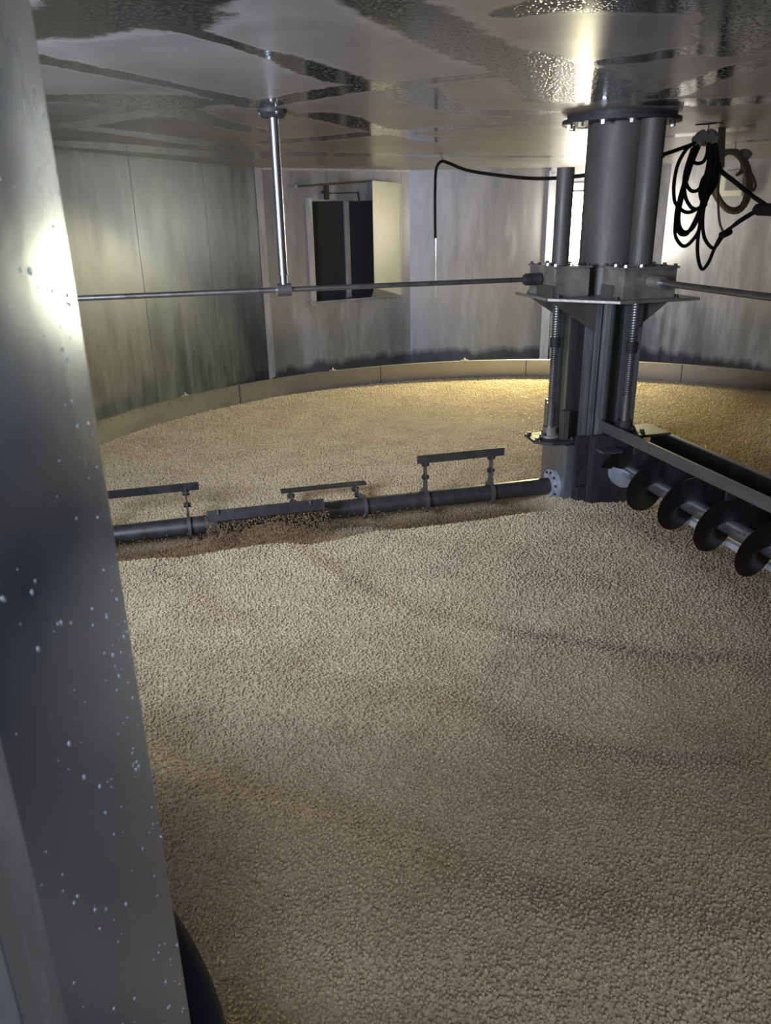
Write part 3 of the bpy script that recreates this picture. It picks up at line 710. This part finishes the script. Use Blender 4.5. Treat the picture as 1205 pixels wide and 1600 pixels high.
bm.faces.new(prev); bmesh.ops.recalc_face_normals(bm, faces=bm.faces)
obj('auger_flight', bm, 'flight', ag, smooth=50)

# ================================================================== HANGER POLE
hp = Vector((-.580, 3.73)); hx = W(1.72, 0, -.33); hp = Vector((hx.x, hx.y))
hg = root('hanger_pole', P2(hp, ZC), 'slim steel pole hanging from the ceiling and carrying the left shaft', 'hanger')
bm = NB(); cyl(bm, P2(hp, ZC - .012), P2(hp, ZC), .068, 32); cyl(bm, P2(hp, ZC - .03), P2(hp, ZC - .012), .05, 32, .066); obj('ceiling_flange', bm, 'dark', hg, smooth=40)
for k in range(4):
    t = k * math.pi / 2 + .4; bm = NB(); hexbolt(bm, P2(hp, ZC - .012) + Vector((math.cos(t), math.sin(t), 0)) * .058, (0, 0, -1), .007, .008); obj('flange_bolt', bm, 'bright', hg)
bm = NB(); cyl(bm, P2(hp, -.255), P2(hp, ZC - .02), .0215, 32); obj('outer_tube', bm, 'shaft', hg, smooth=40)
bm = NB(); cyl(bm, P2(hp, -.31), P2(hp, -.20), .0185, 32); cyl(bm, P2(hp, -.262), P2(hp, -.250), .024, 32); obj('inner_rod', bm, 'shaft', hg, smooth=40)
bm = NB(); tube(bm, [hx - U3 * .033, hx + U3 * .033], .030, 32); obj('bearing_sleeve', bm, 'column', hg, smooth=40)
bm = NB(); tube(bm, [hx + U3 * .033, hx + U3 * .039], .027, 32); obj('bearing_ring', bm, 'bright', hg, smooth=40)

# ================================================================== WINDOW FLAP
fp = root('vent_flap', SA(1.69, -.4, .0), 'pale yellow-lit sheet metal flap standing open beside the dark mesh window', 'flap')
fdir = (Vector((-.27, -.42))).normalized()
Fa = Vector((SA(1.69, 0, .02).x, SA(1.69, 0, .02).y))
# free edge found so that it stands 0.5 m out from the wall
rF = pix(583, 360); rF2 = Vector((rF.x, rF.y)).normalized(); Fb = rF2 * (Fa.length - .42)
nF = Vector((-(Fb - Fa).normalized().y, (Fb - Fa).normalized().x, 0))
bm = NB(); prism(bm, [P2(Fa, -.865), P2(Fa, .30), P2(Fb, .315), P2(Fb, -.74)], nF * .004, .001); obj('flap_sheet', bm, 'flap', fp)
bm = NB(); prism(bm, [P2(Fa, -.865), P2(Fa, .30), P2(Fa, .30) + Vector((dA.x, dA.y, 0)) * .022, P2(Fa, -.865) + Vector((dA.x, dA.y, 0)) * .022], Vector((nA.x, nA.y, 0)) * .008, .001); obj('hinge_strip', bm, 'flap', fp)
bm = NB(); cyl(bm, P2(Fb, .31), SA(.43, .262, .02), .010, 12); obj('stay_rod', bm, 'column', fp)
bm = NB(); cyl(bm, SA(.425, .262, .0), SA(.425, .262, .035), .018, 6); obj('rod_nut', bm, 'bright', fp)
bm = NB(); prism(bm, [P2(Fa, -.866), P2(Fb, -.742), SA(1.30, -.86, .02)], ZV * -.004); obj('bottom_gusset', bm, 'flap', fp)
# latch above the mesh
lt = root('latch_bracket', SA(.8, .2, .0), 'small dark latch on a pale plate above the mesh window', 'latch')
bm = NB(); boxA(bm, .80, .90, .135, .30, 0, .008); obj('back_plate', bm, 'trim', lt)
bm = NB(); boxA(bm, .755, .80, .14, .29, .0, .04, .006); cyl(bm, SA(.72, .21, .03), SA(.80, .21, .03), .014, 10); obj('latch_body', bm, 'dark', lt)
bm = NB(); cyl(bm, SA(.80, .20, .03), SA(1.15, .205, .03), .006, 8); cyl(bm, SA(1.15, .215, .03), SA(1.165, .13, .03), .008, 8); obj('latch_rod', bm, 'dark', lt)

# ================================================================== WALL LAMP (the bright light behind the column)
lp = root('wall_lamp', SB(.40, -.05, 0), 'glowing warm-white light panel on the back wall, half hidden behind the column', 'lamp')
bm = NB(); boxB(bm, .215, .50, -.56, .18, .0, .12, .004); obj('lamp_housing', bm, 'trim', lp)
bm = NB(); boxB(bm, .225, .49, -.55, .17, .12, .25, .006); obj('lamp_diffuser', bm, 'lamp', lp)
lf = area('lamp_flood', SB(.36, -.20, .27), (1.15, 7.0, -1.75), .24, .5, LAMP_FLOOD, (1.0, .90, .46)); lf.data.spread = math.radians(90)

# ================================================================== CABLES
Yc = 4.68
def zc(pts, Y, dy=0.0, seed=0):
    """points measured in the photo crop, laid at depth Y with a little depth of their own"""
    q = random.Random(seed); out = []
    for i, (x, y) in enumerate(pts):
        out.append(py_(1020 + x / 6.4, 180 + y / 6.4, Y + dy + q.uniform(-.03, .03)))
    return out
hook = root('wire_hook', pz(1105, 192, ZC), 'thin wire hook under the ceiling holding the black cable coil', 'hook', 'wire hooks under the ceiling')
bm = NB(); tube(bm, [py_(1087, 195, Yc), py_(1108, 193.5, Yc), py_(1128, 191, Yc), py_(1130, 194, Yc)], .004, 8); tube(bm, spline([py_(1107, 193.5, Yc), py_(1107.5, 199, Yc), py_(1103, 212, Yc), py_(1104, 216, Yc)]), .0025, 8)
obj('hook_wire', bm, 'dark', hook)
cb = root('cable_coil', py_(1104, 216, Yc), 'big black electric cable coil hanging in loops right of the column', 'cable')
Ls = [
 [(500,230),(400,290),(330,350),(250,500),(212,700),(218,850),(245,920),(225,1080),(232,1220),(310,1310),(400,1250),(470,1130),(500,950),(540,700),(600,500),(625,350),(560,240)],
 [(480,260),(400,400),(340,600),(280,800),(240,950),(235,1100),(290,1195),(380,1140),(450,1000),(490,880),(530,700),(600,450),(600,300),(520,240)],
 [(490,250),(420,380),(345,620),(285,790),(262,900),(300,955),(360,972),(440,940),(500,880),(560,650),(630,450),(620,300),(540,235)],
 [(470,300),(380,420),(330,600),(335,680),(380,752),(440,755),(490,700),(540,560),(570,350),(540,250)],
 [(470,260),(400,350),(390,420),(410,465),(450,483),(510,462),(545,380),(550,280)],
 [(400,330),(320,600),(322,780),(350,870),(400,930),(470,932),(520,850),(590,760),(640,650),(650,450),(615,280)],
 [(450,290),(350,560),(270,830),(245,1000),(255,1130),(300,1190),(350,1180),(420,1060),(480,930),(560,800),(620,600),(640,400),(590,270)],
 [(480,280),(380,520),(290,850),(255,1020),(250,1110),(290,1180),(370,1150),(440,1030),(500,900),(570,720),(610,520),(625,340),(560,250)],
 [(560,250),(580,400),(560,560),(500,640),(475,760),(490,850),(530,900),(520,800),(560,620),(600,420),(590,260)],
 [(530,235),(600,300),(615,430),(580,600),(530,760),(500,880),(470,960),(440,1060),(380,1150),(300,1160),(262,1060),(280,880),(340,640),(430,360),(500,245)],
 [(545,235),(625,290),(640,420),(610,560),(560,700),(510,860),(495,920),(520,780),(575,560),(585,380),(540,260)],
 [(520,240),(585,310),(600,450),(575,580),(520,700),(500,800),(505,880),(540,820),(600,640),(645,480),(630,320),(570,240)],
 [(600,300),(610,450),(570,640),(530,780),(500,900),(470,1100),(448,1300),(458,1450),(497,1540),(560,1470),(620,1330),(700,1190),(850,1080),(1000,985),(1060,950)],
 [(590,280),(625,420),(600,620),(560,800),(515,920),(500,1080),(520,1230),(590,1325),(640,1300),(720,1190),(860,1060),(1020,960)],
]
for i, l in enumerate(Ls):
    bm = NB(); tube(bm, spline(zc(l, Yc, (i % 5) * .022 - .04, i)), .0100, 10); obj('cable_loop', bm, 'rubber', cb, smooth=80)
bm = NB(); tube(bm, spline(zc([(60,420),(105,395),(250,345),(400,290),(500,235)], Yc, 0, 90)), .0105, 10); obj('cable_lead', bm, 'rubber', cb, smooth=80)
bm = NB(); tube(bm, spline(zc([(600,330),(640,440),(690,560),(820,665),(980,795),(1120,890),(1170,930)], Yc, .03, 91)), .0125, 10); obj('cable_lead', bm, 'rubber', cb, smooth=80)
bm = NB()
for (a, b) in (((440,270),(520,205)), ((505,250),(615,232)), ((560,200),(620,250))):
    tube(bm, spline(zc([a, ((a[0]+b[0])/2, (a[1]+b[1])/2 - 12), b], Yc, -.045, 5)), .034, 14)
obj('tape_wrap', bm, 'tape', cb, smooth=80, label='grey tape wrapped around the loops')
bm = NB(); tube(bm, zc([(690,1200),(770,1165)], Yc, 0, 8), .020, 12); obj('cable_tie', bm, 'rubber', cb, smooth=60)
bm = NB(); tube(bm, spline(zc([(690,490),(660,680),(655,850),(662,1000),(680,1110),(725,1190)], Yc, .05, 33)), .0065, 10); obj('thin_grey_cable', bm, 'greyhose', cb, smooth=80, label='thin grey cable beside the black loops')
cd = root('conduit_pipe', py_(1190, 327, Yc), 'thick dark pipe end at the right edge where the cables enter', 'pipe')
bm = NB(); pts = zc([(1005,950),(1020,930),(1060,925),(1120,932)], Yc, .02, 60)
tube(bm, [py_(1177, 328, Yc), py_(1181, 327.5, Yc), py_(1186, 327, Yc), py_(1260, 330, Yc - .2), py_(1500, 342, Yc - .6)], [.012, .028, .034, .034, .034], 28); obj('pipe_body', bm, 'rubber', cd, smooth=50)
hook2 = root('wire_hook', pz(1150, 222, ZC), 'thin wire hook farther back holding the grey hose coil', 'hook', 'wire hooks under the ceiling')
Yg = 5.7
bm = NB(); tube(bm, spline([pz(1148, 219, ZC), py_(1150, 224, Yg + .1), py_(1149, 232, Yg)]), .003, 8); obj('hook_wire', bm, 'dark', hook2)
gh = root('hose_coil', py_(1149, 232, Yg), 'grey hose coil hanging behind the black cables', 'hose')
for i in range(7):
    bm = NB(); q = random.Random(40 + i); cx, cy = 790 + q.uniform(-15, 15), 660 + q.uniform(-15, 15); rx, ry = 195 + q.uniform(-45, 18), 318 + q.uniform(-40, 12)
    pts = []
    for k in range(28):
        t = 2 * math.pi * k / 28; sx = cx + rx * math.sin(t) + 45 * math.cos(t) * -.3; sy = cy - ry * math.cos(t)
        if sy < cy - 290: sy = cy - 305 + i * 5
        pts.append(py_(1020 + sx / 6.4, 180 + sy / 6.4, Yg + (i - 3) * .022))
    tube(bm, pts, .0105, 10, closed=True); obj('hose_loop', bm, 'greyhose', gh, smooth=80)
bm = NB(); tube(bm, spline([py_(1020 + x / 6.4, 180 + y / 6.4, Yg) for x, y in ((880,420),(890,540),(840,600),(960,560),(1030,690),(1000,760))]), .009, 10); obj('hose_loop', bm, 'greyhose', gh, smooth=80)
bm = NB(); tube(bm, spline([py_(1020 + x / 6.4, 180 + y / 6.4, Yg) for x, y in ((880,400),(920,390),(960,420))]), .034, 12); obj('tape_wrap', bm, 'tape', gh, smooth=80)
st = root('hanging_strap', py_(1128, 222, 5.0), 'dull grey strap hanging from the ceiling between the two coils', 'strap')
bm = NB(); a = py_(1126, 222, 4.95); b = py_(1124.5, 262, 4.95); xr = Vector((.03, 0, 0))
ztop_ = ZC; a.z = ZC
prism(bm, [a - xr * .7, a + xr * .7, b + xr * 1.0, b - xr * 1.0], Vector((0, .006, 0)), .001); obj('strap_band', bm, 'greyhose', st)
# probe cable on the left
Yp = 6.9
hk3 = root('wire_hook', pz(690, 238, ZC), 'thin wire hook under the ceiling holding the probe cable left of the column', 'hook', 'wire hooks under the ceiling')
bm = NB(); tube(bm, spline([pz(689, 239, ZC), py_(691, 246, Yp), py_(692, 252, Yp)]), .003, 8); tube(bm, [py_(690, 232, Yp) * 1.0, py_(705, 231.5, Yp)], .003, 6)
obj('hook_wire', bm, 'dark', hk3)
pb_ = root('temperature_probe', py_(692, 254, Yp), 'black probe cable draped from the ceiling with a thin rod hanging down the back wall', 'probe')
pts = [(680.5, 372, 6.9), (680, 340, 6.9), (680, 300, 6.9), (681, 270, 6.9), (684, 258, 6.9), (691, 252, 6.9), (702, 255, 6.7), (730, 266, 6.4), (780, 274, 6.0), (840, 279, 5.6), (905, 275, 5.1), (980, 262, 4.9), (1037, 243, 4.72)]
bm = NB(); tube(bm, spline([py_(*p) for p in pts]), .012, 10); obj('probe_cable', bm, 'rubber', pb_, smooth=80)
bm = NB(); tube(bm, [py_(680.5, 368, 6.9), py_(681, 466, 6.9)], .0055, 10); obj('probe_rod', bm, 'bright', pb_, smooth=80)
# junction box on the back wall
R0_ = Vector(WALLP[8]); R1_ = Vector(WALLP[9]); dR = (R1_ - R0_).normalized(); nR = Vector((dR.y, -dR.x))
if (Vector((1, 4)) - R0_).dot(nR) < 0: nR = -nR
def SR(sv, z, off=0.0): p = R0_ + dR * sv + nR * off; return Vector((p.x, p.y, z))
def hitR(x, y):
    r = pix(x, y); r2 = Vector((r.x, r.y)); t = (R0_ + nR * .1).dot(nR) / r2.dot(nR); p = r * t; return (Vector((p.x, p.y)) - R0_).dot(dR), p.z
sa, za = hitR(1131, 298); sb, zb = hitR(1163, 264)
jb = root('junction_box', SR((sa + sb) / 2, (za + zb) / 2, 0), 'small grey box on the right wall seen behind the hose coil', 'box')
def boxR(bm, s0, s1, z0, z1, o0, o1, bev=.002): prism(bm, [SR(s0, z0, o0), SR(s1, z0, o0), SR(s1, z1, o0), SR(s0, z1, o0)], Vector((nR.x, nR.y, 0)) * (o1 - o0), bev)
bm = NB(); boxR(bm, sa, sb, za, zb, .0, .10, .008); obj('box_body', bm, 'jbox', jb)
bm = NB(); boxR(bm, sa - .05, sb, za - .05, za, .0, .09); boxR(bm, sa - .05, sa, za, zb - .05, .0, .09); obj('box_edge', bm, 'flap', jb, label='pale lit edge around the box')

# ================================================================== BLACK GUARD beside the jamb
bg = root('rubber_guard', Vector((-.30, .80, -1.4)), 'matt black rounded rubber guard bulging out behind the door jamb at the bottom', 'guard')
bm = NB()
cx, cz, ra, rb = -.46, -1.17, .222, .47
loop = []
for k in range(49):
    t = math.pi / 2 - math.pi * k / 48; loop.append(Vector((cx + ra * math.cos(t), .75, cz + rb * math.sin(t))))
prism(bm, loop, Vector((0, .02, 0)), .004); obj('guard_pad', bm, 'guard', bg, smooth=30)
